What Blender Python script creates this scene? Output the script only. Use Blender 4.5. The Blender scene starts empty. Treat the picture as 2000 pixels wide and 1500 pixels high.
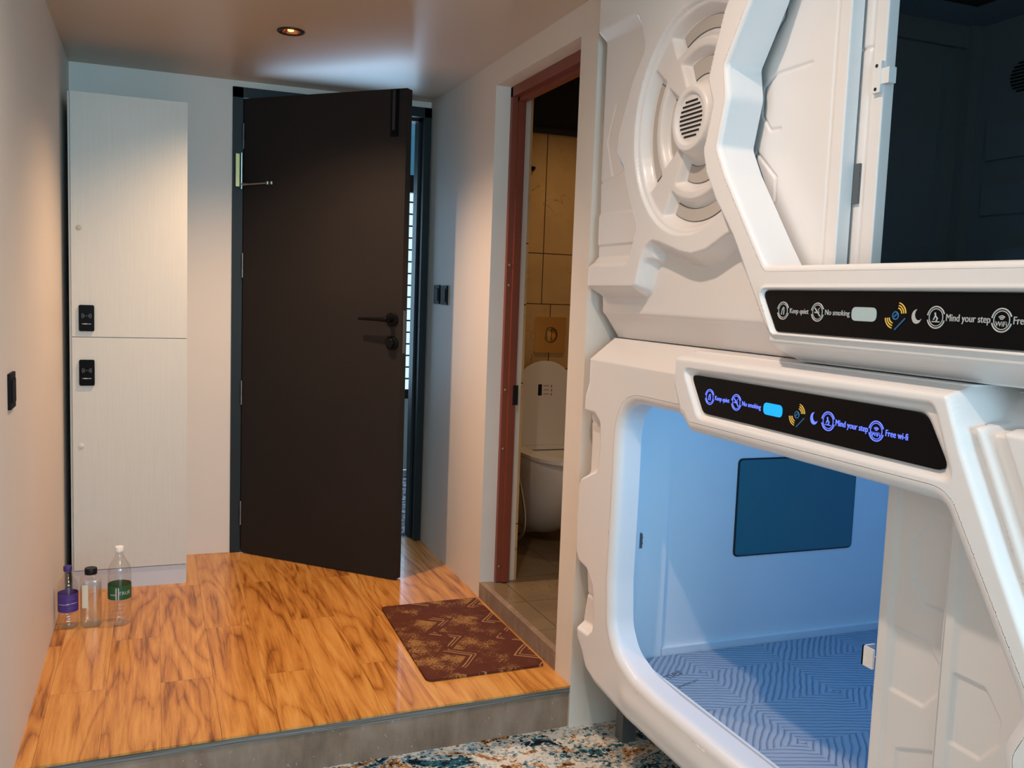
import bpy, bmesh, math, random
import numpy as np
from mathutils import Vector, Matrix
random.seed(4)
S = bpy.context.scene
C = S.collection
PI = math.pi

# ------------------------------------------------------------------ camera
F_PX, YAW, PITCH, ROLL = 1791.24, 0.373596, 0.095794, 0.036443
cam_d = bpy.data.cameras.new('camera'); cam = bpy.data.objects.new('camera', cam_d); C.objects.link(cam)
fw = Vector((math.sin(YAW)*math.cos(PITCH), math.cos(YAW)*math.cos(PITCH), -math.sin(PITCH)))
r0 = Vector((math.cos(YAW), -math.sin(YAW), 0)); u0 = r0.cross(fw)
rr = r0*math.cos(ROLL) + u0*math.sin(ROLL); uu = -r0*math.sin(ROLL) + u0*math.cos(ROLL)
M = Matrix((rr, uu, -fw)).transposed().to_4x4(); M.translation = Vector((-1.2436, -4.368, 1.2385))
cam.matrix_world = M
cam_d.sensor_width = 36; cam_d.lens = F_PX/2000*36; cam_d.clip_start = .02
S.camera = cam

# ------------------------------------------------------------------ world, lights, exposure
W = bpy.data.worlds.new('world'); S.world = W; W.use_nodes = True
W.node_tree.nodes['Background'].inputs[0].default_value = (.62, .80, 1, 1)
W.node_tree.nodes['Background'].inputs[1].default_value = 1.6
S.view_settings.view_transform = 'Standard'; S.view_settings.look = 'None'
S.view_settings.exposure = 0.0; S.view_settings.gamma = 1

def lamp(name, kind, loc, energy, color, size=.1, size_y=None, aim=None, spot=None, blend=.5):
    d = bpy.data.lights.new(name, kind); d.energy = energy; d.color = color
    if kind == 'AREA':
        d.size = size
        if size_y: d.shape = 'RECTANGLE'; d.size_y = size_y
    else: d.shadow_soft_size = size
    if kind == 'SPOT': d.spot_size = spot; d.spot_blend = blend
    o = bpy.data.objects.new(name, d); C.objects.link(o); o.location = loc
    if aim is not None:
        o.rotation_euler = (Vector(aim)-Vector(loc)).to_track_quat('-Z', 'Y').to_euler()
    return o
WARM = (1, .66, .40); COOL = (.48, .78, 1)
# entrance downlight, pod room downlight, an added rear fill, daylight through the window behind the camera, the corridor window
lamp('light_entrance', 'SPOT', (-.79, -.928, 2.137), 98, (1, .64, .38), .022, aim=(-.79, -.928, 0), spot=2.35, blend=1.0)
lamp('light_pod_room', 'SPOT', (-.87, -2.82, 2.60), 100, (1, .75, .58), .025, aim=(-.87, -2.82, 0), spot=2.35, blend=1.0)
lamp('fill_pod_room_rear', 'SPOT', (-.87, -5.2, 2.60), 42, (1, .62, .38), .04, aim=(-.87, -5.2, 0), spot=2.5, blend=.8)  # unseen lamp added to warm the left wall near the camera
lamp('daylight_rear_window', 'AREA', (-.2, -6.42, 1.5), 112, (.42, .77, 1), 1.9, 1.4, aim=(-.3, 0, 1.1))
lamp('daylight_corridor_window', 'AREA', (-.15, 1.74, 1.25), 18, (.42, .70, 1), 1.1, 1.3, aim=(-.15, 0, 1.1))
lamp('pod_led_light', 'AREA', (.26, -2.42, 1.035), 2.6, (.18, .58, 1), .16, .8, aim=(.45, -2.10, .1))
lamp('pod_led_fill_rear', 'AREA', (1.12, -2.75, 1.035), 5.5, (.02, .34, 1), .16, 1.3, aim=(.9, -2.6, .1))  # second LED, added to deepen the blue far inside the pod
lamp('bathroom_lamp', 'SPOT', (.62, -.85, 2.50), 20, (1, .66, .33), .04, aim=(.62, -.75, 0), spot=1.9, blend=.8)

# ------------------------------------------------------------------ materials
def mat(name, col=(.8, .8, .8), rough=.5, metal=0, emit=None, estr=0, spec=.5, trans=0, ior=1.45, coat=0, alpha=1):
    m = bpy.data.materials.new(name); m.use_nodes = True
    b = m.node_tree.nodes['Principled BSDF']
    b.inputs['Base Color'].default_value = (*col, 1); b.inputs['Roughness'].default_value = rough
    b.inputs['Metallic'].default_value = metal; b.inputs['Specular IOR Level'].default_value = spec
    b.inputs['Transmission Weight'].default_value = trans; b.inputs['IOR'].default_value = ior
    b.inputs['Coat Weight'].default_value = coat; b.inputs['Alpha'].default_value = alpha
    if emit: b.inputs['Emission Color'].default_value = (*emit, 1); b.inputs['Emission Strength'].default_value = estr
    return m
class NT:
    def __init__(s, m): s.t = m.node_tree; s.b = s.t.nodes['Principled BSDF']
    def n(s, typ, ins=None, **kw):
        nd = s.t.nodes.new(typ)
        for k, v in kw.items(): setattr(nd, k, v)
        for k, v in (ins or {}).items():
            if isinstance(v, bpy.types.NodeSocket): s.t.links.new(v, nd.inputs[k])
            else: nd.inputs[k].default_value = v
        return nd
    def coord(s): return s.n('ShaderNodeTexCoord').outputs['Object']
    def math(s, op, a, b=0., c=0.):
        nd = s.n('ShaderNodeMath', {0: a, 1: b, 2: c}, operation=op); return nd.outputs[0]
    def mapv(s, v, scale=(1, 1, 1), loc=(0, 0, 0), rot=(0, 0, 0)):
        return s.n('ShaderNodeMapping', {0: v, 'Scale': scale, 'Location': loc, 'Rotation': rot}).outputs[0]
    def noise(s, v, scale=5., detail=4., rough=.5, dist=0.):
        return s.n('ShaderNodeTexNoise', {'Vector': v, 'Scale': scale, 'Detail': detail, 'Roughness': rough, 'Distortion': dist}).outputs['Fac']
    def ramp(s, f, stops, interp='LINEAR'):
        nd = s.n('ShaderNodeValToRGB', {0: f}); cr = nd.color_ramp; cr.interpolation = interp
        while len(cr.elements) < len(stops): cr.elements.new(.5)
        for e, (p, c) in zip(cr.elements, stops):
            e.position = p; e.color = (*c, 1) if len(c) == 3 else c
        return nd.outputs[0]
    def mix(s, f, a, b, blend='MIX'):
        nd = s.n('ShaderNodeMix', data_type='RGBA', blend_type=blend)
        for i, v in ((0, f), (6, a), (7, b)):
            if isinstance(v, bpy.types.NodeSocket): s.t.links.new(v, nd.inputs[i])
            elif i == 0: nd.inputs[0].default_value = v
            else: nd.inputs[i].default_value = (*v, 1)
        return nd.outputs[2]
    def sep(s, v): return s.n('ShaderNodeSeparateXYZ', {0: v}).outputs
    def comb(s, x, y, z): return s.n('ShaderNodeCombineXYZ', {0: x, 1: y, 2: z}).outputs[0]
    def color(s, c): s.t.links.new(c, s.b.inputs['Base Color'])
    def rough(s, c): s.t.links.new(c, s.b.inputs['Roughness'])
    def bump(s, h, strength=.2, dist=.002):
        nd = s.n('ShaderNodeBump', {'Height': h, 'Strength': strength, 'Distance': dist}); s.t.links.new(nd.outputs[0], s.b.inputs['Normal'])

def m_paint(name, col, rough=.55, amt=.03, bump=.08):
    m = mat(name, col, rough); t = NT(m); c = t.coord()
    f = t.noise(c, 2.3, 5); k = [max(0, x*(1-amt*2)) for x in col]
    t.color(t.mix(f, k, [min(1, x*(1+amt)) for x in col])); t.bump(t.noise(c, 60, 3), bump, .001); return m
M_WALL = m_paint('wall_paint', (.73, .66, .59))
M_CEIL = m_paint('ceiling_paint', (.56, .44, .33), .36)  # warm bounce off the wood floor is mixed into this colour
M_PLASTIC = mat('white_moulded_plastic', (.785, .768, .77), .33, coat=.1)
t = NT(M_PLASTIC); t.bump(t.noise(t.coord(), 220, 2), .03, .0004)
M_PLASTIC2 = mat('pod_inner_plastic', (.76, .78, .80), .35)
M_SHADEDPL = mat('shade_toned_pod_lining', (.23, .26, .265), .30)  # lining plastic darkened in colour for the shade of the unlit interior
M_INSERT = mat('beige_insert_plastic', (.52, .485, .455), .5)
M_BLACKGL = mat('glossy_black_glass', (.004, .004, .005), .18, spec=.10)
M_BLACK = mat('satin_black', (.008, .008, .009), .40, spec=.25)
M_BLACKM = mat('matt_black', (.02, .022, .025), .6)
M_SLOT = mat('dark_slot', (.01, .009, .008), .8)
M_SCREEN = mat('television_glass', (.035, .15, .19), .22, coat=.2)
M_METAL = mat('brushed_steel', (.42, .40, .37), .38, metal=1)
M_BRASS = mat('tarnished_brass', (.34, .27, .12), .42, metal=1)
M_GOLD = mat('gold_plate', (.95, .66, .28), .14, metal=1)
M_HANDLE = mat('black_handle_metal', (.004, .004, .005), .30, spec=.12)
M_LEG = mat('grey_painted_steel', (.10, .11, .12), .45)
M_RUST = m_paint('red_oxide_paint', (.21, .050, .026), .42, .12)
M_FRAME = mat('dark_green_grey_frame', (.012, .016, .017), .48, spec=.3)
M_CERAMIC = mat('white_ceramic', (.78, .76, .72), .12, coat=.3)
M_PRINT = mat('white_print', (.50, .50, .49), .6)
M_PRINTG = mat('grey_print', (.20, .21, .25), .5)
M_YEL = mat('yellow_print', (.75, .48, .08), .5)
M_BLUEP = mat('blue_print', (.03, .16, .36), .5)
M_LIT = mat('lit_blue_print', (.1, .15, .5), .5, emit=(.11, .16, .95), estr=1.1)
M_PILL = mat('unlit_indicator', (.42, .55, .58), .25)
M_PILLON = mat('lit_cyan_indicator', (0, .2, .4), .3, emit=(.0, .36, .90), estr=1.0)
M_LEDS = mat('led_strip', (.1, .4, 1), .3, emit=(.12, .45, 1), estr=3)

def m_cabinet():
    m = mat('cream_woodgrain_laminate', (.66, .63, .57), .45); t = NT(m); c = t.coord()
    g = t.noise(t.mapv(c, (60, 60, 1.6)), 3, 6, .6, .6)
    t.color(t.mix(g, (.56, .535, .475), (.635, .61, .545))); t.bump(g, .25, .0012); return m
M_CAB = m_cabinet()
def m_door():
    m = mat('dark_brown_door_paint', (.015, .012, .0115), .55, spec=.28); t = NT(m); c = t.coord()
    t.color(t.mix(t.noise(c, 3, 4), (.0130, .0105, .0105), (.018, .0145, .0140))); t.bump(t.noise(c, 300, 2), .05, .0004); return m
M_DOOR = m_door()

def m_wood():
    m = mat('wood_laminate_planks', (.5, .25, .08), .26, coat=.1); t = NT(m); v = t.coord(); X, Y, Z = t.sep(v)
    k = t.math('FLOOR', t.math('DIVIDE', t.math('ADD', X, 1.226+.155*20), .155))
    odd = t.math('MODULO', k, 2.)
    hs = t.n('ShaderNodeTexWhiteNoise', {'W': k}, noise_dimensions='1D').outputs[0]
    yo = t.math('ADD', t.math('ADD', Y, 1.42+20*.96), t.math('ADD', t.math('MULTIPLY', odd, .50), t.math('MULTIPLY', hs, .07)))
    yk = t.math('DIVIDE', yo, .96); j = t.math('FLOOR', yk)
    h = t.n('ShaderNodeTexWhiteNoise', {0: t.comb(k, j, 3.1)}, noise_dimensions='3D').outputs[0]
    h2 = t.n('ShaderNodeTexWhiteNoise', {0: t.comb(j, k, 7.7)}, noise_dimensions='3D').outputs[0]
    ox = t.math('MULTIPLY', h, 9.); oy = t.math('MULTIPLY', h2, 13.)
    pv = t.comb(t.math('ADD', X, ox), t.math('ADD', Y, oy), 0.)
    big = t.noise(t.mapv(pv, (4.5, .55, 1)), 1.5, 2, .45, .5)
    fig = t.math('FRACT', t.math('MULTIPLY', big, 9.))
    fig = t.math('ABSOLUTE', t.math('SUBTRACT', t.math('MULTIPLY', fig, 2.), 1.))
    fine = t.noise(t.mapv(pv, (75, 3.0, 1)), 2, 6, .7, .8)
    mid = t.noise(t.mapv(pv, (20, 1.25, 1)), 1.5, 5, .62, .9)
    f = t.math('ADD', t.math('ADD', t.math('MULTIPLY', t.math('POWER', fig, .5), .16), t.math('MULTIPLY', mid, .52)), t.math('ADD', t.math('MULTIPLY', fine, .34), t.math('MULTIPLY', t.math('SUBTRACT', h2, .5), .10)))
    col = t.ramp(f, [(.33, (.15, .045, .008)), (.42, (.30, .100, .017)), (.50, (.50, .195, .038)), (.61, (.64, .29, .066)), (.78, (.74, .40, .13))])
    ex = t.math('ABSOLUTE', t.math('SUBTRACT', t.math('FRACT', t.math('DIVIDE', t.math('ADD', X, 1.226+.155*20), .155)), .5))
    ey = t.math('ABSOLUTE', t.math('SUBTRACT', t.math('FRACT', yk), .5))
    e = t.math('MAXIMUM', t.math('GREATER_THAN', ex, .4955), t.math('GREATER_THAN', ey, .4993))
    t.color(t.mix(t.math('MULTIPLY', e, .55), col, (.07, .02, .004)))
    t.rough(t.math('ADD', t.math('MULTIPLY', fine, .12), .24)); t.bump(t.math('SUBTRACT', fine, e), .12, .0006); return m
M_WOOD = m_wood()

def m_concrete():
    m = mat('grey_concrete', (.2, .19, .17), .8); t = NT(m); v = t.coord()
    a = t.noise(v, 3.5, 8, .62); b = t.noise(t.mapv(v, (1, 1, .25)), 22, 5, .6); s = t.noise(v, 95, 2)
    f = t.math('ADD', t.math('MULTIPLY', a, .6), t.math('MULTIPLY', b, .4))
    col = t.ramp(f, [(.3, (.13, .080, .052)), (.5, (.25, .165, .112)), (.7, (.37, .27, .205))])
    t.color(t.mix(t.math('GREATER_THAN', s, .73), col, (.42, .40, .38))); t.bump(f, .5, .006); return m
M_CONC = m_concrete()
M_PLY = mat('plywood_edge', (.2, .17, .14), .8)
t = NT(M_PLY); v = t.coord()
t.color(t.ramp(t.noise(t.mapv(v, (2, 2, 130)), 2, 4), [(.3, (.07, .06, .05)), (.5, (.17, .15, .13)), (.7, (.28, .26, .24))])); t.bump(t.noise(t.mapv(v, (2, 2, 130)), 2, 4), .4, .003)

def m_carpet(name, cols, scale=1.):
    m = mat(name, (.4, .4, .4), .95, spec=.1); t = NT(m); v = t.coord()
    a = t.noise(t.mapv(v, (scale, scale*1.25, 1), (3.3, 1.2, 0), (0, 0, .5)), 4.6, 5, .6, 1.5)
    b = t.noise(t.mapv(v, (scale, scale, 1), (9, 4, 2)), 9, 7, .72, .8)
    c3 = t.noise(t.mapv(v, (scale, scale, 1), (1, 14, 5)), 70, 4, .7)
    bb = t.math('ADD', t.math('MULTIPLY', b, .6), t.math('MULTIPLY', c3, .4))
    col = t.ramp(a, cols, 'CONSTANT')
    k = t.math('GREATER_THAN', bb, .525)
    col = t.mix(t.math('MULTIPLY', k, .85), col, (.88, .84, .77))
    k2 = t.math('LESS_THAN', t.math('ADD', t.math('MULTIPLY', b, .45), t.math('MULTIPLY', c3, .55)), .45)
    col = t.mix(k2, col, (.015, .02, .028))
    col = t.mix(.35, col, t.ramp(t.noise(v, 500, 2), [(.35, (.05, .05, .06)), (.65, (.75, .73, .70))]), 'OVERLAY')
    t.color(col); t.bump(t.math('ADD', t.noise(v, 480, 2), bb), .8, .006); return m
M_CARPET = m_carpet('abstract_multicolour_carpet', [(0, (.01, .015, .025)), (.38, (.03, .15, .22)), (.45, (.62, .58, .50)), (.49, (.25, .42, .50)), (.525, (.66, .60, .52)), (.56, (.52, .26, .09)), (.62, (.24, .10, .04)), (.66, (.02, .02, .03))])
M_CARPET2 = m_carpet('corridor_carpet', [(0, (.02, .03, .06)), (.42, (.10, .12, .18)), (.5, (.5, .5, .55)), (.6, (.05, .06, .1))], 2.2)

def m_marble(name, tw, th, ox, oz, base, vein, dark, axis='XZ', gw=.004):
    m = mat(name, base, .22); t = NT(m); v = t.coord(); X, Y, Z = t.sep(v); B = Z if axis == 'XZ' else Y
    A = X if axis == 'XZ' else X
    fa = t.math('ABSOLUTE', t.math('SUBTRACT', t.math('FRACT', t.math('DIVIDE', t.math('SUBTRACT', A, ox-20*tw), tw)), .5))
    fb = t.math('ABSOLUTE', t.math('SUBTRACT', t.math('FRACT', t.math('DIVIDE', t.math('SUBTRACT', B, oz-20*th), th)), .5))
    g = t.math('MAXIMUM', t.math('GREATER_THAN', fa, .5-gw/tw/2), t.math('GREATER_THAN', fb, .5-gw/th/2))
    n1 = t.noise(t.mapv(v, (1, 1, 1), (3, 7, 1.3), (.4, .3, .5)), 3.2, 5, .55, 1.6)
    vn = t.math('MULTIPLY', t.math('LESS_THAN', t.math('ABSOLUTE', t.math('SUBTRACT', n1, .5)), .003), .6)
    n2 = t.noise(v, 6, 6, .6)
    col = t.mix(n2, base, dark); col = t.mix(t.math('MULTIPLY', vn, .75), col, vein); col = t.mix(g, col, (.03, .02, .012))
    t.color(col); return m
def m_tile():
    m = mat('cream_marble_wall_tiles', (.6, .45, .25), .22); t = NT(m); v = t.coord(); X, Y, Z = t.sep(v)
    def near(a, c, w=.0022): return t.math('LESS_THAN', t.math('ABSOLUTE', t.math('SUBTRACT', a, c)), w)
    g = near(Z, 1.45)
    for zz_ in (1.204, .885, .30): g = t.math('MAXIMUM', g, near(Z, zz_))
    up_ = t.math('GREATER_THAN', Z, 1.204)
    g = t.math('MAXIMUM', g, t.math('MULTIPLY', near(X, .53), up_)); g = t.math('MAXIMUM', g, t.math('MULTIPLY', near(X, .579), t.math('SUBTRACT', 1., up_)))
    n1 = t.noise(t.mapv(v, (1, 1, 1), (3, 7, 1.3), (.4, .3, .5)), 2.4, 4, .5, 1.3)
    vn = t.math('MULTIPLY', t.math('LESS_THAN', t.math('ABSOLUTE', t.math('SUBTRACT', n1, .5)), .0022), t.math('GREATER_THAN', t.noise(v, 4, 2), .48))
    col = t.mix(t.noise(v, 5, 6, .6), (.66, .46, .22), (.42, .26, .105)); col = t.mix(t.math('MULTIPLY', vn, .6), col, (.22, .13, .06))
    t.color(t.mix(g, col, (.04, .025, .014))); return m
M_TILE = m_tile()
M_TILEF = m_marble('brown_marble_floor_tiles', .30, .30, .1, .02, (.27, .20, .125), (.09, .06, .035), (.12, .085, .05), 'XY', .0025)

def m_mat():
    m = mat('brown_patterned_mat', (.12, .03, .018), .9, spec=.15); t = NT(m); v = t.coord(); X, Y, Z = t.sep(v)
    # chevron bands running across the mat, speckled with gold
    zz = t.math('PINGPONG', t.math('ADD', t.math('ADD', Y, t.math('MULTIPLY', X, -.30)), 5.0), .085)
    q = t.math('ADD', t.math('ADD', X, t.math('MULTIPLY', zz, 1.05)), t.math('MULTIPLY', t.noise(v, 4, 2), .05))
    band = t.math('FRACT', t.math('DIVIDE', q, .23))
    lines = t.math('MAXIMUM', t.math('MULTIPLY', t.math('GREATER_THAN', band, .10), t.math('LESS_THAN', band, .135)), t.math('MULTIPLY', t.math('GREATER_THAN', band, .19), t.math('LESS_THAN', band, .215)))
    big = t.noise(v, 7, 3, .5); sp = t.noise(v, 190, 3, .7)
    lk = t.math('MULTIPLY', lines, t.math('GREATER_THAN', big, .47))
    fz = t.math('MULTIPLY', t.math('GREATER_THAN', t.math('ADD', sp, t.math('MULTIPLY', t.math('SUBTRACT', t.noise(t.mapv(v, (1, 1, 1), (5, 5, 5)), 9, 3), .5), 1.1)), .60), t.math('GREATER_THAN', band, .3))
    col = t.mix(t.noise(v, 30, 3), (.075, .022, .013), (.125, .036, .02))
    col = t.mix(t.math('MULTIPLY', fz, .75), col, (.38, .20, .07)); col = t.mix(t.math('MULTIPLY', lk, .8), col, (.42, .25, .12))
    t.color(col); t.bump(sp, .6, .002); return m
M_MAT = m_mat()

def m_mattress():
    m = mat('quilted_blue_grey_fabric', (.3, .36, .45), .9, spec=.15); t = NT(m); v = t.coord(); X, Y, Z = t.sep(v)
    def stripes(ang, w):
        a = t.math('ADD', t.math('ADD', t.math('MULTIPLY', X, math.cos(ang)), t.math('MULTIPLY', Y, math.sin(ang))), t.math('MULTIPLY', t.noise(v, 7, 3), .030))
        return t.math('PINGPONG', t.math('ADD', a, 9.), w)
    s1 = stripes(1.25, .009); s2 = stripes(2.45, .009)
    cell = t.math('MODULO', t.math('ADD', t.math('FLOOR', t.math('DIVIDE', t.math('ADD', Y, 9.), .23)), t.math('FLOOR', t.math('DIVIDE', t.math('ADD', X, 9.), .30))), 2.)
    st = t.math('ADD', t.math('MULTIPLY', s1, cell), t.math('MULTIPLY', s2, t.math('SUBTRACT', 1., cell)))
    f = t.math('MULTIPLY', st, 100.)
    groove = t.math('SMOOTH_MIN', t.math('MULTIPLY', f, 2.5), 1., .3)
    wv = t.noise(v, 600, 2)
    t.color(t.mix(t.math('MAXIMUM', groove, t.math('MULTIPLY', t.noise(v, 16, 3), 1.25)), (.20, .25, .32), t.mix(wv, (.31, .38, .47), (.39, .46, .56)))); t.bump(t.math('ADD', groove, t.math('MULTIPLY', wv, .15)), .9, .004); return m
M_MATTR = m_mattress()

def m_clear(name, col=(1, 1, 1), rough=.03):
    m = bpy.data.materials.new(name); m.use_nodes = True; nt = m.node_tree; nt.nodes.clear()
    o = nt.nodes.new('ShaderNodeOutputMaterial'); tr = nt.nodes.new('ShaderNodeBsdfTransparent'); gl = nt.nodes.new('ShaderNodeBsdfGlossy')
    tr.inputs[0].default_value = (*col, 1); gl.inputs['Roughness'].default_value = rough
    fr = nt.nodes.new('ShaderNodeMath'); fr.operation = 'MULTIPLY_ADD'; lw = nt.nodes.new('ShaderNodeLayerWeight'); lw.inputs[0].default_value = .30
    pw = nt.nodes.new('ShaderNodeMath'); pw.operation = 'POWER'; pw.inputs[1].default_value = 3.0; nt.links.new(lw.outputs['Facing'], pw.inputs[0])
    nt.links.new(pw.outputs[0], fr.inputs[0]); fr.inputs[1].default_value = .95; fr.inputs[2].default_value = .09
    mx = nt.nodes.new('ShaderNodeMixShader'); nt.links.new(fr.outputs[0], mx.inputs[0]); nt.links.new(tr.outputs[0], mx.inputs[1]); nt.links.new(gl.outputs[0], mx.inputs[2])
    nt.links.new(mx.outputs[0], o.inputs[0]); return m
M_PET = m_clear('clear_bottle_plastic', (.955, .965, .97), .16); M_GLASS = m_clear('window_glass', (.93, .96, .97))
M_WATER = m_clear('water', (.92, .95, .95), .01)

# ------------------------------------------------------------------ mesh helpers
def link(name, me, m, parent=None):
    o = bpy.data.objects.new(name, me); C.objects.link(o)
    for x in (m if isinstance(m, (list, tuple)) else [m]): me.materials.append(x)
    if parent is not None: o.parent = parent; o.matrix_parent_inverse = parent.matrix_world.inverted() if False else Matrix.Translation(-parent.location)
    return o
def obj(name, bm, m, parent=None, smooth=False, bevel=0, seg=2):
    if bevel > 0:
        bmesh.ops.bevel(bm, geom=[e for e in bm.edges if len(e.link_faces) == 2 and e.calc_face_angle(0) > .6], offset=bevel, segments=seg, profile=.6, affect='EDGES', clamp_overlap=True)
    bmesh.ops.recalc_face_normals(bm, faces=bm.faces)
    me = bpy.data.meshes.new(name); bm.to_mesh(me); bm.free()
    if smooth:
        me.polygons.foreach_set('use_smooth', [True]*len(me.polygons))
    o = link(name, me, m, parent)
    if smooth == 'auto':
        try: me.set_sharp_from_angle(angle=.7)
        except Exception: pass
    return o
def empty(name, loc, label=None, cat=None, group=None, kind=None):
    o = bpy.data.objects.new(name, None); C.objects.link(o); o.location = loc; o.empty_display_size = .1
    return tag(o, label, cat, group, kind)
def tag(o, label=None, cat=None, group=None, kind=None):
    if label: o['label'] = label
    if cat: o['category'] = cat
    if group: o['group'] = group
    if kind: o['kind'] = kind
    return o
def struct(name, bm, m, bevel=0, **k):
    return tag(obj(name, bm, m, None, bevel=bevel, **k), kind='structure')
def box(bm, x0, x1, y0, y1, z0, z1):
    v = [bm.verts.new((x, y, z)) for x in (x0, x1) for y in (y0, y1) for z in (z0, z1)]
    for f in ((0, 1, 3, 2), (4, 6, 7, 5), (0, 4, 5, 1), (2, 3, 7, 6), (0, 2, 6, 4), (1, 5, 7, 3)): bm.faces.new([v[i] for i in f])
    return bm
def B(*a):
    bm = bmesh.new(); n = len(a)//6
    for i in range(n): box(bm, *a[i*6:i*6+6])
    return bm
def lathe(prof, c=(0, 0, 0), n=40, bm=None, axis=None, cap=True, sx=1, sy=1, p=2):
    """profile [(r,z)] turned about z at c; p>2 squares the section; axis: direction the z axis is laid along"""
    bm = bm or bmesh.new(); rings = []
    q = Vector((0, 0, 1)).rotation_difference(Vector(axis)) if axis else None
    for r, z in prof:
        ring = []
        for i in range(n):
            a = 2*PI*i/n; ca, sa = math.cos(a), math.sin(a)
            k = (abs(ca)**p+abs(sa)**p)**(-1/p)
            w = Vector((r*k*ca*sx, r*k*sa*sy, z))
            if q: w = q @ w
            ring.append(bm.verts.new(w+Vector(c)))
        rings.append(ring)
    for a, b in zip(rings, rings[1:]):
        for i in range(n): bm.faces.new((a[i], a[(i+1) % n], b[(i+1) % n], b[i]))
    if cap:
        bm.faces.new(rings[0][::-1]); bm.faces.new(rings[-1])
    return bm
def tube(bm, pts, r, n=10):
    pts = [Vector(p) for p in pts]; rings = []; up = Vector((.31, .2, .93))
    for i, p in enumerate(pts):
        d = (pts[min(i+1, len(pts)-1)]-pts[max(i-1, 0)]).normalized()
        a = d.cross(up).normalized(); b = d.cross(a)
        rr_ = r[i] if isinstance(r, (list, tuple)) else r
        rings.append([bm.verts.new(p+a*rr_*math.cos(2*PI*k/n)+b*rr_*math.sin(2*PI*k/n)) for k in range(n)])
    for a, b in zip(rings, rings[1:]):
        for i in range(n): bm.faces.new((a[i], a[(i+1) % n], b[(i+1) % n], b[i]))
    bm.faces.new(rings[0][::-1]); bm.faces.new(rings[-1]); return bm
def spline(pts, n=8):
    pts = [Vector(p) for p in pts]; P = [pts[0]]+pts+[pts[-1]]; out = []
    for i in range(1, len(P)-2):
        for k in range(n):
            u = k/n; a, b, c, d = P[i-1:i+3]
            out.append(.5*((2*b)+(c-a)*u+(2*a-5*b+4*c-d)*u*u+(3*b-a-3*c+d)*u**3))
    return out+[pts[-1]]
def prism(poly, x0, x1, bm=None, plane='YZ'):
    """polygon in a plane extruded across the third axis"""
    bm = bm or bmesh.new()
    mk = {'YZ': lambda a, b, x: (x, a, b), 'XZ': lambda a, b, y: (a, y, b), 'XY': lambda a, b, z: (a, b, z)}[plane]
    A = [bm.verts.new(mk(a, b, x0)) for a, b in poly]; Bv = [bm.verts.new(mk(a, b, x1)) for a, b in poly]; n = len(poly)
    bm.faces.new(A); bm.faces.new(Bv[::-1])
    for i in range(n): bm.faces.new((A[i], Bv[i], Bv[(i+1) % n], A[(i+1) % n]))
    return bm
def fillet(poly, r, seg=6):
    out = []; n = len(poly)
    for i in range(n):
        p0, p1, p2 = (np.array(poly[(i+k) % n], float) for k in (-1, 0, 1))
        rad = r[i] if isinstance(r, (list, tuple)) else r
        a, b = p0-p1, p2-p1; la, lb = np.linalg.norm(a), np.linalg.norm(b)
        a, b = a/la, b/lb; ang = math.acos(max(-1, min(1, a@b)))
        if ang > 3.05 or rad <= 0: out.append(tuple(p1)); continue
        d = min(rad/math.tan(ang/2), .45*la, .45*lb)
        s, e = p1+a*d, p1+b*d
        for k in range(seg+1):
            u = k/seg; out.append(tuple((1-u)**2*s+2*u*(1-u)*p1+u*u*e))
    return out
def text_mesh(name, s, size, m, parent, origin, right, up, extrude=.0004, align='LEFT', squash=1.0, width=None):
    cu = bpy.data.curves.new(name, 'FONT'); cu.body = s; cu.size = size; cu.extrude = extrude; cu.align_x = align; cu.align_y = 'CENTER'; cu.resolution_u = 3
    tmp = bpy.data.objects.new('tmp', cu); C.objects.link(tmp)
    dg = bpy.context.evaluated_depsgraph_get(); me = bpy.data.meshes.new_from_object(tmp.evaluated_get(dg))
    bpy.data.objects.remove(tmp); bpy.data.curves.remove(cu)
    R_, U_ = Vector(right), Vector(up); N_ = R_.cross(U_)
    if width: squash = width/(max(v.co.x for v in me.vertices)-min(v.co.x for v in me.vertices))
    mm = Matrix((R_*squash, U_, N_)).transposed().to_4x4(); mm.translation = Vector(origin)
    me.transform(mm); me.materials.clear(); return link(name, me, m, parent)

# relief surface: a moulded sheet X = f(Y, Z) cut to an outline and to openings, its rims carried back in depth
def sdf(P, y, z):
    P = np.array(P, float); n = len(P); d = np.full(y.shape, 1e9); s = np.ones(y.shape)
    for i in range(n):
        a = P[i]; b = P[i-1]; ey, ez = b-a; wy, wz = y-a[0], z-a[1]
        u = np.clip((wy*ey+wz*ez)/(ey*ey+ez*ez+1e-12), 0, 1); by, bz = wy-ey*u, wz-ez*u
        d = np.minimum(d, by*by+bz*bz)
        c1 = z >= a[1]; c2 = z < b[1]; c3 = ey*wz > ez*wy
        flip = (c1 & c2 & c3) | (~c1 & ~c2 & ~c3); s = np.where(flip, -s, s)
    return s*np.sqrt(d)
def lay(X, d, level, w):
    t_ = np.clip(.5-d/w, 0, 1); t_ = t_*t_*(3-2*t_); return X*(1-t_)+level*t_
def lay2(X, d, level, w):
    u = np.clip(.5-d/w, 0, 1); t_ = .75*u+.25*u*u*(3-2*u); return X*(1-t_)+level*t_
def segd(pts, y, z):
    d = np.full(y.shape, 1e9)
    for a, b in zip(pts, pts[1:]):
        e = np.array(b)-np.array(a); wy, wz = y-a[0], z-a[1]; u = np.clip((wy*e[0]+wz*e[1])/(e@e), 0, 1)
        d = np.minimum(d, np.hypot(wy-e[0]*u, wz-e[1]*u))
    return d
def resample(P, step):
    P = np.array(P, float); Q = np.roll(P, -1, 0); out = []
    for a, b in zip(P, Q):
        n = max(1, int(np.linalg.norm(b-a)/step)); out += [a+(b-a)*k/n for k in range(n)]
    return np.array(out)
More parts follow.
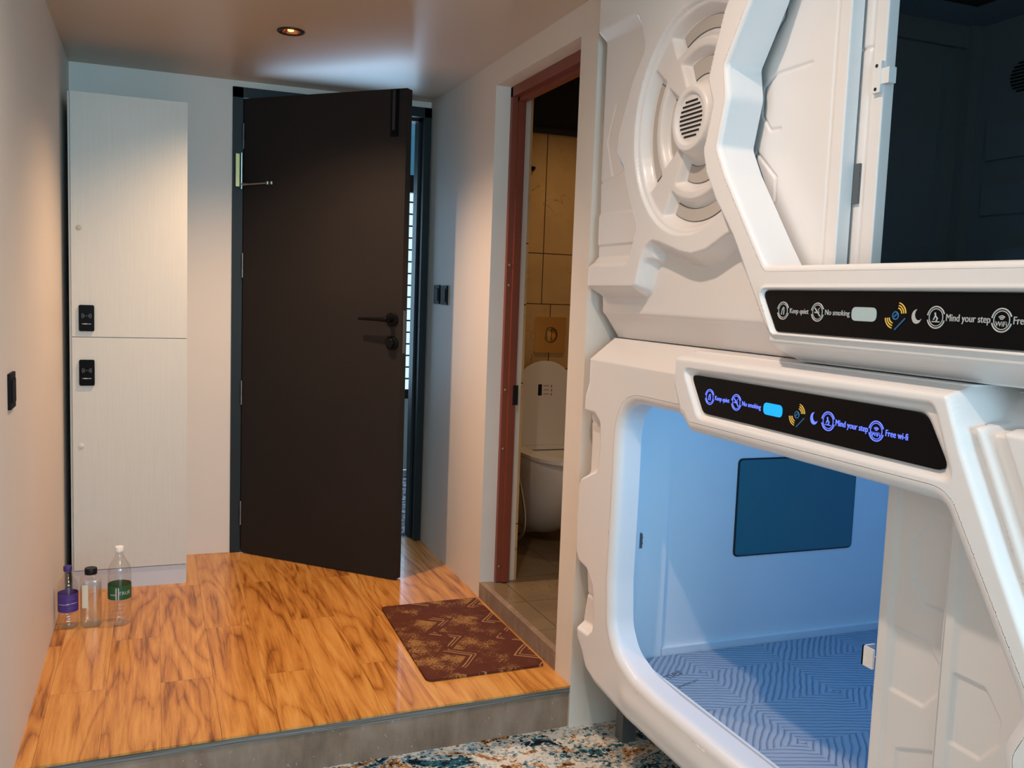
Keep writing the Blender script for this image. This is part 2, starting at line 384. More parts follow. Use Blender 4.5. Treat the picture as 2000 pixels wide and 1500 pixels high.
def relief(name, outline, holes, func, step, m, parent, r_out=.02, r_hole=.01, back=.08, hole_back=.05):
    """moulded sheet X = func(Y, Z) inside the outline, outside the holes; each rim is rounded over and carried back"""
    O = np.array(outline); y0, z0 = O.min(0)-step*2; y1, z1 = O.max(0)+step*2
    ny, nz = int((y1-y0)/step)+1, int((z1-z0)/step)+1
    Y, Z = np.meshgrid(y0+np.arange(ny)*step, z0+np.arange(nz)*step, indexing='ij')
    D = sdf(outline, Y, Z)+r_out
    for h in holes: D = np.maximum(D, r_hole-sdf(h, Y, Z))
    keepv = D < step*.75
    gy, gz = np.gradient(D, step); gl = np.hypot(gy, gz)+1e-9
    near = keepv & (D > -step*.35)
    Y = np.where(near, Y-D*gy/gl, Y); Z = np.where(near, Z-D*gz/gl, Z)
    X = func(Y, Z)
    kf = keepv[:-1, :-1] & keepv[1:, :-1] & keepv[1:, 1:] & keepv[:-1, 1:]
    used = np.zeros(keepv.shape, bool)
    used[:-1, :-1] |= kf; used[1:, :-1] |= kf; used[1:, 1:] |= kf; used[:-1, 1:] |= kf
    idx = -np.ones(keepv.shape, int); idx[used] = np.arange(used.sum())
    VV = [np.stack([X[used], Y[used], Z[used]], 1)]; nv = len(VV[0])
    i, j = np.nonzero(kf)
    FF = [np.stack([idx[i, j], idx[i+1, j], idx[i+1, j+1], idx[i, j+1]], 1)]
    for P_, r, bk, sg in [(outline, r_out, back, -1)]+[(h, r_hole, hole_back, 1) for h in holes]:
        Q = resample(P_, step*2.2); area = np.sum(Q[:, 0]*np.roll(Q[:, 1], -1)-np.roll(Q[:, 0], -1)*Q[:, 1])
        if area < 0: Q = Q[::-1]
        T = np.roll(Q, -1, 0)-np.roll(Q, 1, 0); T /= np.linalg.norm(T, axis=1)[:, None]+1e-12
        N = np.stack([T[:, 1], -T[:, 0]], 1)*sg      # away from the hole / into the sheet
        for _ in range(2): N = (np.roll(N, 1, 0)+2*N+np.roll(N, -1, 0))/4; N /= np.linalg.norm(N, axis=1)[:, None]
        st = Q+N*r*1.03; X0 = func(st[:, 0], st[:, 1]); rows = []
        for k in range(7):
            a = PI/2*k/6; p = Q+N*r*(1-math.sin(a)); rows.append(np.stack([X0+r*(1-math.cos(a)), p[:, 0], p[:, 1]], 1))
        rows.insert(0, np.stack([X0, st[:, 0], st[:, 1]], 1))
        e = rows[-1].copy()
        for u in (.25, .6, 1.):
            w_ = e.copy(); w_[:, 0] = e[:, 0]*(1-u)+bk*u; rows.append(w_)
        m_ = len(Q)
        for a in range(len(rows)-1):
            i0 = nv+a*m_+np.arange(m_); i1 = nv+a*m_+(np.arange(m_)+1) % m_
            FF.append(np.stack([i0, i1, i1+m_, i0+m_], 1) if sg < 0 else np.stack([i1, i0, i0+m_, i1+m_], 1))
        VV += rows; nv += m_*len(rows)
    VV = np.concatenate(VV); FF = np.concatenate(FF)
    me = bpy.data.meshes.new(name); me.vertices.add(len(VV)); me.vertices.foreach_set('co', VV.ravel())
    me.loops.add(len(FF)*4); me.loops.foreach_set('vertex_index', FF.ravel().astype(np.int32))
    me.polygons.add(len(FF)); me.polygons.foreach_set('loop_start', np.arange(len(FF), dtype=np.int32)*4)
    me.polygons.foreach_set('loop_total', np.full(len(FF), 4, np.int32))
    me.update(calc_edges=True); me.polygons.foreach_set('use_smooth', np.ones(len(FF), bool)); me.validate()
    return link(name, me, m, parent)

# ================================================================== THE SETTING
ZC = 2.149; CZ = -.14   # entrance ceiling height, carpet level
XL = -1.577
struct('wall_left', B(XL-.1, XL, -6.6, .12, CZ, 2.7), M_WALL)
struct('wall_far', B(XL, -.917, 0, .12, 0, 2.6, -.917, .0, 0, .12, 2.12, 2.6), M_WALL)
struct('wall_right', B(0, .15, -.913, .12, 0, 2.6, 0, .15, -1.682, -.913, 2.053, 2.6, 0, .15, -1.682, -.913, -.05, .03, 0, .15, -1.805, -1.682, CZ, 2.6), M_WALL, bevel=.002)
struct('wall_return', B(.15, 1.6, -1.805, -1.69, CZ, 2.7), M_WALL)
struct('wall_right_pods', B(1.5, 1.6, -6.6, -1.805, CZ, 2.7), M_WALL)
struct('wall_rear', B(XL, -1.2, -6.6, -6.5, CZ, 2.7, .8, 1.5, -6.6, -6.5, CZ, 2.7, -1.2, .8, -6.6, -6.5, CZ, .75, -1.2, .8, -6.6, -6.5, 2.25, 2.7), M_WALL)
def slab(x0, x1, y0, y1, z0, z1, holes, h=.033):
    """ceiling slab with square sinkings for the downlights"""
    hx_ = holes[0][0]; bm = B(x0, hx_-h, y0, y1, z0, z1, hx_+h, x1, y0, y1, z0, z1); ys = sorted(y for _, y in holes); a = y0
    for y in ys: box(bm, hx_-h, hx_+h, a, y-h, z0, z1); box(bm, hx_-h, hx_+h, y-h, y+h, z0+.04, z1); a = y+h
    box(bm, hx_-h, hx_+h, a, y1, z0, z1); return bm
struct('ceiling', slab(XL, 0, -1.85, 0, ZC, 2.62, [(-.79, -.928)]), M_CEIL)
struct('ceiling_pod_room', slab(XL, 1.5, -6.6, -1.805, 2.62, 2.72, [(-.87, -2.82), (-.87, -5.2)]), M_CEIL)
struct('floor', B(XL, 1.5, -6.6, -1.5, CZ-.05, CZ), M_CARPET)
# raised wooden platform with its concrete riser
bm = prism([(XL, -1.862), (0, -1.805), (0, .06), (XL, .0)], -.006, 0, plane='XY'); struct('floor_platform', bm, M_WOOD)
bm = prism([(XL, -1.858), (0, -1.801), (0, .06), (XL, .06)], -.026, -.006, plane='XY'); struct('trim_1', bm, M_PLY)
bm = prism([(XL, -1.853), (0, -1.796), (0, .06), (XL, .06)], CZ, -.026, plane='XY'); struct('trim_2', bm, M_CONC)
wf = empty('window_2', (-.2, -6.55, 1.5), kind='structure')
obj('window_frame', B(-1.2, .8, -6.58, -6.53, .75, .80, -1.2, .8, -6.58, -6.53, 2.2, 2.25, -1.2, -1.15, -6.58, -6.53, .8, 2.2, .75, .8, -6.58, -6.53, .8, 2.2, -.225, -.175, -6.58, -6.53, .8, 2.2), M_FRAME, wf)
obj('pane', B(-1.15, .75, -6.558, -6.552, .8, 2.2), M_GLASS, wf)

# bathroom
KZ = .062
struct('wall_bathroom_far', B(.15, 1.5, -.2, -.1, 0, 2.022), M_TILE)
struct('wall_bathroom_upper', B(.15, 1.5, -.19, -.1, 2.022, 2.6), M_BLACKM)
struct('trim_3', B(.15, 1.5, -.212, -.19, 2.022, 2.05), M_BLACKM)
struct('wall_bathroom_right', B(1.5, 1.6, -1.69, -.1, 0, 2.6), M_TILE)
struct('wall_bathroom_inner', B(.15, .16, -.913, -.2, KZ, 2.6, .15, .16, -1.69, -1.682, KZ, 2.6), M_TILE)
struct('ceiling_bathroom', B(.15, 1.5, -1.69, -.1, 2.58, 2.64), M_BLACKM)
struct('floor_bathroom', B(.02, 1.5, -1.682, -.913, .0, KZ, .15, 1.5, -.913, -.2, 0, KZ-.001), M_TILEF)
struct('trim_4', B(-.002, .022, -1.682, -.913, 0, KZ+.003), M_CONC, bevel=.002)
# red oxide steel frame of the bathroom doorway
d2 = empty('door_2', (.09, -1.3, KZ), kind='structure')
obj('door_frame', B(.062, .115, -.935, -.913, KZ+.005, 2.05, .062, .115, -1.682, -.913, 2.012, 2.05, .062, .115, -1.682, -1.660, KZ+.005, 2.05,
    .085, .115, -.948, -.935, KZ+.005, 2.02, .085, .115, -1.66, -.935, 1.995, 2.012), M_RUST, d2, bevel=.002)
bm = bmesh.new()
for z in (.13, .62, .86, 1.28, 1.36):
    lathe([(.006, 0), (.006, .003), (.003, .004)], (.074, -.935, z), 10, bm, axis=(0, -1, 0))
obj('frame_screw', bm, M_BRASS, d2)
obj('strike_plate', B(.102, .124, -.951, -.947, .80, .88), M_BLACK, d2)

# corridor beyond the dark door
struct('wall_corridor_far', B(-1.6, -.9, 1.8, 1.9, 0, 2.7, .43, 1.6, 1.8, 1.9, 0, 2.7, -.9, .43, 1.8, 1.9, 0, .50, -.9, .43, 1.8, 1.9, 2.48, 2.7), m_paint('corridor_paint', (.50, .62, .68)))
struct('wall_corridor_left', B(-1.7, -1.6, .12, 1.9, 0, 2.7), M_WALL)
struct('wall_corridor_right', B(1.6, 1.7, .12, 1.9, 0, 2.7), M_WALL)
struct('ceiling_corridor', B(-1.6, 1.6, .12, 1.8, 2.6, 2.7), M_WALL)
struct('floor_corridor', B(-1.6, 1.6, .06, 1.8, -.05, -.003), M_CARPET2)
wd = empty('window_1', (-.2, 1.82, 1.2), kind='structure')
obj('window_frame', B(-.9, .43, 1.80, 1.86, .50, .56, -.9, .43, 1.80, 1.86, 1.915, 2.03, -.9, .43, 1.8, 1.86, 2.43, 2.48, -.9, -.84, 1.8, 1.86, .56, 2.43, .425, .44, 1.79, 1.86, .5, 2.48), M_FRAME, wd)
bm = bmesh.new()
for k in range(17): box(bm, -.84, .425, 1.795, 1.805, .56+.0805*k-.005, .56+.0805*k+.005)
obj('window_grille', bm, M_BLACKM, wd)
obj('pane', B(-.84, .425, 1.84, 1.845, .56, 1.93), M_GLASS, wd)
obj('pane', B(-.84, .425, 1.84, 1.845, 2.02, 2.43), m_clear('tinted_transom_glass', (.22, .38, .44)), wd)

# dark door, its frame and fittings
d1 = empty('door_1', (-.45, .05, 0), kind='structure')
obj('door_frame', B(-.917, -.872, -.012, .14, 0, 2.12, -.034, .006, -.012, .15, 0, 2.12, -.917, .006, -.012, .14, 2.075, 2.12,
    -.872, -.86, .05, .12, 0, 2.075, -.046, -.034, .05, .12, 0, 2.075, -.872, -.034, .05, .12, 2.063, 2.075), M_FRAME, d1, bevel=.0015)
hx, hy = -.870, -.026; fx, fy = -.279, -.6155
ux, uy = (fx-hx), (fy-hy); LW = math.hypot(ux, uy); ux /= LW; uy /= LW; nx, ny = uy, -ux  # normal towards the camera side
if nx*(-1.24-hx)+ny*(-4.37-hy) < 0: nx, ny = -nx, -ny
DM = Matrix(((ux, nx, 0, hx), (uy, ny, 0, hy), (0, 0, 1, 0), (0, 0, 0, 1)))   # local: x along leaf, y out towards camera, z up
def dobj(name, bm, m, parent, **k):
    bm.transform(DM); return obj(name, bm, m, parent, **k)
leaf = dobj('door_leaf', B(0, LW, -.042, 0, .005, 2.068), M_DOOR, d1, bevel=.002)
def lever():
    bm = lathe([(.029, 0), (.029, .006), (.026, .009), (.012, .010), (.011, .045)], (.789, 0, 1.121), 32, axis=(0, 1, 0))
    tube(bm, [(.789, .043, 1.121), (.775, .047, 1.121), (.74, .047, 1.121), (.652, .044, 1.120)], [.011, .010, .0075, .006], 12); return bm
dobj('lever_handle', lever(), M_HANDLE, leaf, smooth='auto')
dobj('deadbolt_knob', lathe([(.029, 0), (.029, .008), (.024, .011), (.020, .012), (.019, .024), (.016, .027)], (.792, 0, 1.022), 32, axis=(0, 1, 0)), M_HANDLE, leaf, smooth='auto')
dobj('latch_plate', B(LW, LW+.0015, -.032, -.010, .98, 1.16), M_LEG, leaf)
tb = dobj('top_bolt', B(.763, .797, 0, .007, 1.875, 2.066), M_HANDLE, leaf, bevel=.002)
dobj('bolt_slide', B(.774, .786, .007, .013, 1.90, 2.06), M_BLACKM, tb, bevel=.002)
M_HINGE = mat('dull_hinge_metal', (.22, .21, .20), .45, metal=1)
for z in (1.905, 1.332, .752, .19):
    bm = bmesh.new()
    lathe([(.0042, -.055), (.0042, -.02), (.0036, -.019), (.0036, .019), (.0042, .02), (.0042, .055)], (.000, .003, z), 12, bm)
    dobj('hinge', bm, M_LEG if z > 1.5 else M_HINGE, d1)
dc = obj('door_closer', B(-.905, -.889, -.042, -.012, 1.680, 1.824), M_BRASS, d1, bevel=.004)
obj('closer_plate', B(-.881, -.877, -.030, -.012, 1.672, 1.830), M_METAL, dc, bevel=.001)
bm = bmesh.new(); tube(bm, [(-.882, -.045, 1.690), (-.85, -.075, 1.690), (-.778, -.142, 1.694)], [.007, .004, .0035], 10)
lathe([(.009, -.007), (.009, .007)], (-.880, -.045, 1.690), 14, bm); lathe([(.008, -.006), (.008, .006)], (-.778, -.140, 1.694), 12, bm); lathe([(.007, -.006), (.007, .006)], (-.763, -.156, 1.694), 12, bm)
obj('closer_arm', bm, M_METAL, dc, smooth='auto')

# ================================================================== DOWNLIGHTS
def downlight(x, y, z, label):
    r = empty('downlight', (x, y, z), label, 'ceiling light')
    obj('trim_ring', lathe([(.047, 0), (.049, -.004), (.044, -.007), (.036, -.004), (.034, .02), (.047, .02)], (x, y, z), 40, cap=False), mat('dark_bronze', (.05, .03, .02), .35, metal=.6), r, smooth=True)
    obj('reflector', lathe([(.034, -.003), (.030, .004), (.018, .018), (.004, .019)], (x, y, z), 32, cap=False), mat('copper_reflector', (.75, .32, .14), .22, metal=1), r, smooth=True)
    obj('bulb', lathe([(.011, .012), (.011, -.001), (.006, -.003)], (x, y, z), 20), mat('warm_bulb', (1, .5, .2), .4, emit=(1, .42, .15), estr=3), r, smooth='auto')
downlight(-.79, -.928, ZC, 'small round bronze downlight set in the entrance ceiling above the dark door')
downlight(-.87, -2.82, 2.62, 'round bronze downlight in the ceiling in front of the stacked pods')
downlight(-.87, -5.2, 2.62, 'round bronze downlight added in the unseen ceiling near the rear window')  # fitting added around the rear fill lamp, out of view

# ================================================================== LOCKER
lk = empty('locker', (-1.336, -.22, 0), 'tall cream two-door locker standing in the corner left of the dark door', 'locker')
x0, x1, yf, yb = -1.552, -1.120, -.427, -.003
obj('carcass', B(x0, x0+.016, yf+.018, yb, 0, 1.954, x1-.016, x1, yf+.018, yb, 0, 1.954, x0+.016, x1-.016, yf+.018, yb, 1.938, 1.954, x0+.016, x1-.016, yf+.018, yb, .082, .098, x0+.016, x1-.016, yb-.01, yb, 0, 1.938, x0+.016, x1-.016, yf+.018, yb, 1.010, 1.026), M_CAB, lk)
obj('plinth', B(x0+.004, x1-.004, yf+.006, yf+.018, 0, .080), mat('grey_laminate_plinth', (.56, .56, .58), .4), lk)
def ldoor(z0, z1, zr, zk, nm, kx):
    d = obj('locker_door', B(x0+.010, x1, yf, yf+.017, z0, z1), M_CAB, lk, bevel=.0012)
    r_ = obj('lock_reader', prism(fillet([(-1.517, zr-.051), (-1.462, zr-.051), (-1.462, zr+.051), (-1.517, zr+.051)], .007), yf-.009, yf, plane='XZ'), M_BLACKGL, d)
    bm = bmesh.new()
    for s in (-1, 1):
        for k, rad in enumerate((.008, .0125, .017)):
            pts = [(-1.4895+s*(rad*math.cos(a)), yf-.0094, zr+.009+rad*.95*math.sin(a)) for a in np.linspace(-.65, .65, 8)]
            tube(bm, pts, .0007, 5)
    lathe([(.0016, 0), (.0016, .001)], (-1.4895, yf-.009, zr+.009), 10, bm, axis=(0, -1, 0))
    obj('signal_mark', bm, M_PRINTG, r_)
    obj('lettering', B(-1.506, -1.500, yf-.0096, yf-.009, zr-.0235, zr-.0215, -1.499, -1.4945, yf-.0096, yf-.009, zr-.0245, zr-.0205, -1.4935, -1.489, yf-.0096, yf-.009, zr-.0245, zr-.0205, -1.488, -1.484, yf-.0096, yf-.009, zr-.0235, zr-.0212, -1.483, -1.4735, yf-.0096, yf-.009, zr-.0235, zr-.0215), M_PRINT, r_)
    obj('keyhole_cap', lathe([(.0105, 0), (.0105, .002), (.008, .0035)], (kx, yf, zk), 28, axis=(0, -1, 0)), mat('cream_cap', (.46, .43, .34) if nm else (.62, .60, .55), .4), d, smooth='auto')
ldoor(.084, 1.0165, .8785, .588, 0, -1.512)
ldoor(1.0195, 1.952, 1.092, 1.440, 1, -1.514)

# ================================================================== BOTTLES
def bottle_profile(H, R, neck, shoulder, ribs=0, rib0=.02, rib1=.1, base_r=None):
    p = [(R*.55, .004), (R*.8, 0), (R*.97, .006), (R, .014)]
    if ribs:
        for k in range(ribs):
            z = rib0+(rib1-rib0)*(k+.5)/ribs; h = (rib1-rib0)/ribs
            p += [(R, z-h*.42), (R*.955, z-h*.1), (R*.955, z+h*.1), (R, z+h*.42)]
    p += [(R, shoulder), (R*.97, shoulder+.012)]
    for k in range(1, 8):
        u = k/8; p.append((R*.97+(neck-R*.97)*(u*u*(3-2*u)), shoulder+.012+(H-.022-shoulder-.012)*u))
    p += [(neck, H-.020), (neck+.002, H-.019), (neck+.002, H-.016), (neck, H-.015), (neck*.95, H-.004)]
    return p
def liquid(H, R, c, name, parent, p=2):
    return None
def bottle(name, c, H, R, neck, sh, ribs, cap_m, cap_r, cap_h, label_m, lz0, lz1, text, lab, p=2, fill=0, ang=None, cap_p=2):
    r = empty('water_bottle', c, lab, 'bottle', 'bottles on the floor by the locker')
    b = obj('bottle_body', lathe(bottle_profile(H, R, neck, sh, ribs, .018, lz0-.006), c, 40, cap=True, p=p), M_PET, r, smooth=True)
    if fill:
        obj('water', lathe([(R*.9, .006), (R*.93, .014), (R*.93, fill)], c, 32, p=p), M_WATER, b, smooth='auto')
    bm = bmesh.new(); z0 = c[2]+H-.016
    prof = [(cap_r*.97, 0), (cap_r, .002), (cap_r, cap_h-.002), (cap_r*.93, cap_h)]
    lathe(prof, (c[0], c[1], z0), 36, bm); obj('cap', bm, cap_m, r, smooth='auto')
    if label_m:
        if ang is None: lb = obj('bottle_label', lathe([(R*1.012, lz0), (R*1.012, lz1)], c, 48, cap=False, p=p), label_m, r, smooth=True)
        else:
            bm = bmesh.new(); a0, a1 = ang; n = 10; vs = []
            for k in range(n+1):
                a = a0+(a1-a0)*k/n; ca, sa = math.cos(a), math.sin(a); kk = (abs(ca)**p+abs(sa)**p)**(-1/p)*R*1.01
                vs.append((bm.verts.new((c[0]+kk*ca, c[1]+kk*sa, c[2]+lz0)), bm.verts.new((c[0]+kk*ca, c[1]+kk*sa, c[2]+lz1))))
            for a, b2 in zip(vs, vs[1:]): bm.faces.new((a[0], b2[0], b2[1], a[1]))
            lb = obj('bottle_label', bm, label_m, r, smooth=True)
        for (s, size, z, a, mm) in text:
            cu = bpy.data.curves.new('t', 'FONT'); cu.body = s; cu.size = size; cu.align_x = 'CENTER'; cu.align_y = 'CENTER'; cu.extrude = .0002; cu.resolution_u = 2
            tmp = bpy.data.objects.new('tmp', cu); C.objects.link(tmp); dg = bpy.context.evaluated_depsgraph_get(); me = bpy.data.meshes.new_from_object(tmp.evaluated_get(dg)); bpy.data.objects.remove(tmp)
            for v in me.vertices:
                th = a+v.co.x/R; rad = R*1.03+v.co.z; v.co = (c[0]+rad*math.cos(th), c[1]+rad*math.sin(th), c[2]+z+v.co.y)
            me.materials.clear(); link('lettering', me, mm, lb)
    return r
AC = math.atan2(-4.37+.85, -1.24+1.45)    # direction from the bottles to the viewer
M_PURP = mat('purple_label', (.07, .035, .22), .4); M_GREEN = mat('green_label', (.012, .10, .035), .4); M_CREAM = mat('cream_label', (.70, .66, .50), .5)
bottle('a', (-1.532, -.832, 0), .222, .0335, .011, .145, 4, mat('violet_cap', (.05, .025, .17), .4), .0145, .017, M_PURP, .062, .128,
       [('~~~', .022, .094, AC+.45, M_PRINT), ('~~~', .022, .092, AC-.5, M_PRINT), ('~~~~~~', .008, .078, AC+.35, M_PRINTG), ('~~~~~~', .008, .110, AC+.3, M_PRINTG), ('~~~~', .008, .118, AC+.3, M_PRINTG)],
       'clear water bottle with violet cap and purple label, nearest the left wall')
bottle('b', (-1.457, -.832, 0), .205, .036, .0165, .160, 0, M_BLACK, .021, .022, M_CREAM, .075, .158,
       [('~~~~', .009, .088, AC-.55, M_PRINTG), ('~~~~', .009, .098, AC-.55, M_PRINTG), ('~~~', .009, .108, AC-.55, M_PRINTG)],
       'squarish clear bottle with black cap standing between two round water bottles', p=4, fill=.148, ang=(AC-.75, AC-.28))
bottle('c', (-1.362, -.842, 0), .285, .0395, .0125, .190, 5, mat('white_cap', (.85, .85, .82), .4), .0150, .017, M_GREEN, .098, .150,
       [('TRUE', .018, .122, AC+.42, M_PRINT), ('uvn', .014, .118, AC-.62, M_PRINT), ('|', .05, .124, AC-.12, M_PRINT), ('|', .05, .124, AC-.32, M_PRINT)],
       'tall clear water bottle with white cap and green label, rightmost of three', fill=.0)

# ================================================================== DOOR MAT
bm = prism(fillet([(-.434, -1.655), (-.018, -1.640), (-.022, -.932), (-.418, -.945)], .025), .0005, .009, plane='XY')
tag(obj('door_mat', bm, M_MAT, bevel=.002), 'dark brown floor mat with gold zigzags lying before the bathroom doorway', 'mat')

# ================================================================== SWITCHES
M_SWITCH = mat('matt_black_switch', (.008, .008, .010), .6, spec=.08)
def rocker(x, y, z, w, h, sx, lab, extra=()):
    r = empty('light_switch', (x, y, z), lab, 'switch')
    s = sx
    obj('switch_plate', B(min(x, x+s*.007), max(x, x+s*.007), y-w/2, y+w/2, z-h/2, z+h/2), M_SWITCH, r, bevel=.002)
    obj('rocker', B(min(x+s*.007, x+s*.010), max(x+s*.007, x+s*.010), y-w*.33, y+w*.33, z-h*.33, z+h*.33), M_SWITCH, r, bevel=.001)
rocker(0, -.195, 1.232, .088, .088, -1, 'black wall switch beside the dark door frame, farther of the pair')
rocker(0, -.315, 1.230, .088, .088, -1, 'black wall switch nearer the bathroom doorway, closer of the pair')
rocker(XL, -1.812, .96, .088, .088, 1, 'dark square wall switch alone on the left wall near the photo edge')

# ================================================================== TOILET
TY = -.2; tx = .535
tl = empty('toilet', (tx, TY, .4), 'white wall-hung toilet with raised lid behind the bathroom doorway', 'toilet')
def dshape(w, l, y0, n=24, back=.02):
    pts = [(tx-w, y0), ]
    for k in range(n+1):
        a = PI+PI*k/n; ca, sa = math.cos(a), math.sin(a)
        kx = abs(ca)**.85*(1 if ca > 0 else -1); ky = abs(sa)**.85
        pts.append((tx+w*kx, y0-l*.38-(l*.62)*ky))
    pts.append((tx+w, y0)); return pts
bm = bmesh.new(); rings = []
for z, w, l in ((.492, .180, .50), (.482, .183, .505), (.44, .178, .49), (.36, .172, .46), (.26, .155, .39), (.17, .128, .30), (.11, .09, .20), (.09, .05, .12)):
    rings.append([bm.verts.new((x, y, z)) for x, y in dshape(w, l, TY)])
n = len(rings[0])
for a, b2 in zip(rings, rings[1:]):
    for i in range(n): bm.faces.new((a[i], a[(i+1) % n], b2[(i+1) % n], b2[i]))
bm.faces.new(rings[0]); bm.faces.new(rings[-1][::-1])
obj('bowl', bm, M_CERAMIC, tl, smooth='auto')
def ringseat():
    bm = bmesh.new(); o_ = dshape(.182, .50, TY-.045); ins = [(tx+(x-tx)*.62, TY-.10+(y-TY+.05)*.74) for x, y in o_]
    R_ = []
    for P_, z in ((o_, .496), (o_, .512), (ins, .516), (ins, .496)):
        R_.append([bm.verts.new((x, y, z)) for x, y in P_])
    n = len(o_)
    for a, b2 in zip(R_, R_[1:]+[R_[0]]):
        for i in range(n): bm.faces.new((a[i], a[(i+1) % n], b2[(i+1) % n], b2[i]))
    return bm
obj('seat', ringseat(), M_CERAMIC, tl, bevel=.003)
# raised lid leaning back against the wall
def lidpts(w, h, z0):
    P_ = [(tx-w, z0)]
    for k in range(25):
        a = PI-PI*k/24; P_.append((tx+w*math.cos(a), z0+h-w*1.02+w*1.02*math.sin(a)))
    P_.append((tx+w, z0)); return P_
bm = prism(lidpts(.158, .415, .515), -.278, -.262, plane='XZ')
lid = obj('lid', bm, M_CERAMIC, tl, bevel=.006)
obj('lid_rim', prism(lidpts(.150, .415, .505), -.263, -.225, plane='XZ'), mat('grey_rim_plastic', (.55, .54, .50), .3), lid, bevel=.006)  # rim in a greyer plastic than the lid
for s_ in (-.07, .07): obj('seat_hinge', lathe([(.011, -.02), (.011, .02)], (tx+s_, -.262, .520), 14, axis=(1, 0, 0)), M_CERAMIC, tl, smooth='auto')
st = obj('sticker', B(tx-.038, tx-.018, -.2788, -.2783, .76, .815), M_BLACK, lid)
bm = bmesh.new()
for k in range(3):
    z = .808-.020*k
    for q in range(4): box(bm, tx-.010+.0075*q, tx-.005+.0075*q, -.2788, -.2783, z-.003, z+.002)
    box(bm, tx+.030, tx+.036, -.2788, -.2783, z-.008, z+.003)
obj('lettering', bm, mat('red_brown_print', (.35, .14, .12), .5), lid)
# flush plate
fp = empty('flush_plate', (.58, TY, 1.05), 'gold square flush plate on the marble tiles above the toilet', 'flush plate')
obj('plate', prism(fillet([(.499, .965), (.662, .965), (.662, 1.142), (.499, 1.142)], .006), TY-.010, TY, plane='XZ'), M_GOLD, fp, bevel=.0015)
obj('button_ring', lathe([(.040, 0), (.040, .007), (.034, .008), (.033, .004)], (.582, TY-.010, 1.053), 40, axis=(0, -1, 0), sx=.86, cap=False), M_BRASS, fp, smooth='auto')
obj('button', lathe([(.031, 0), (.031, .006), (.027, .009)], (.582, TY-.010, 1.053), 40, axis=(0, -1, 0), sx=.86), M_GOLD, fp, smooth='auto')
obj('button_divider', B(.581, .5835, TY-.0205, TY-.018, 1.030, 1.076), M_BLACK, fp)
# bidet hose
hs = empty('bidet_hose', (.33, -.36, .4), 'silver metal hose hanging in a loop left of the toilet', 'hose')
bm = bmesh.new(); hp = spline([(.330, -.36, .80), (.326, -.40, .62), (.318, -.46, .48), (.330, -.52, .36), (.338, -.56, .24), (.330, -.56, .16), (.300, -.50, .105), (.262, -.40, .12), (.24, -.32, .22)], 14)
tube(bm, hp, [.0075+.0009*(k % 2) for k in range(len(hp))], 10)
obj('hose_tube', bm, M_METAL, hs, smooth=True)
bm = bmesh.new(); tube(bm, [(.330, -.36, .77), (.333, -.35, .86), (.340, -.36, .905)], [.011, .012, .016], 14)
obj('spray_head', bm, M_BLACK, hs, smooth=True)
hk = empty('towel_hook', (.43, TY, 1.852), 'small black hook on the bathroom tiles near the frame', 'hook')
obj('hook_plate', B(.427, .464, TY-.006, TY, 1.842, 1.862), M_BLACK, hk, bevel=.001)
obj('hook_peg', B(.433, .440, TY-.03, TY-.006, 1.846, 1.858, .452, .459, TY-.03, TY-.006, 1.846, 1.858), M_BLACK, hk, bevel=.001)

# ================================================================== SLEEPING PODS
YE = -4.14     # far (camera side) end of the pods
Yc, Zc, Rr = -2.376, 1.687, .281            # centre of the round grille of the upper pod
def band(a0, a1, r0, r1, n=14):
    A = np.radians(np.linspace(a0, a1, n)); o_ = [(Yc+r1*math.cos(a), Zc+r1*math.sin(a)) for a in A]; i_ = [(Yc+r0*math.cos(a), Zc+r0*math.sin(a)) for a in A[::-1]]
    return o_+i_
SECT = (0, 90, 180, 270)

# ---- upper pod
U_out = fillet([(-1.838, 1.1235), (-1.838, 1.215), (-1.832, 1.25), (-1.826, 1.27), (-1.826, 1.345), (-1.842, 1.358), (-1.842, 1.50), (-1.836, 1.60), (-1.836, 1.985), (-1.826, 2.02), (-1.826, 2.215), (YE, 2.215), (YE, 1.1235)], .004, 2)
U_open = fillet([(-2.768, 1.320), (-2.729, 1.368), (-2.605, 1.528), (-2.567, 1.590), (-2.594, 1.695), (-2.580, 1.765), (-2.662, 1.885), (-2.75, 2.07), (-3.80, 2.07), (-3.95, 1.92), (-3.95, 1.45), (-3.80, 1.318)],
                [.02, 0, .045, .02, .05, .02, .03, .05, .12, .12, .12, .12], 6)
F_poly = fillet([(-2.790, 1.100), (-2.790, 1.177), (-2.768, 1.198), (-2.640, 1.385), (-2.565, 1.470), (-2.519, 1.535), (-2.499, 1.592), (-2.508, 1.61), (-2.530, 1.69), (-2.504, 1.748), (-2.525, 1.81), (-2.555, 1.887), (-2.66, 2.05), (-2.74, 2.30), (YE+.06, 2.30), (YE+.03, 1.100)], .02, 4)
U_pan = fillet([(-2.757, 1.269), (-3.70, 1.271), (-3.62, 1.185), (-2.811, 1.186)], .014, 5)
U_bez = fillet([(-2.742, 1.277), (-3.72, 1.279), (-3.635, 1.176), (-2.803, 1.177)], .018, 5)
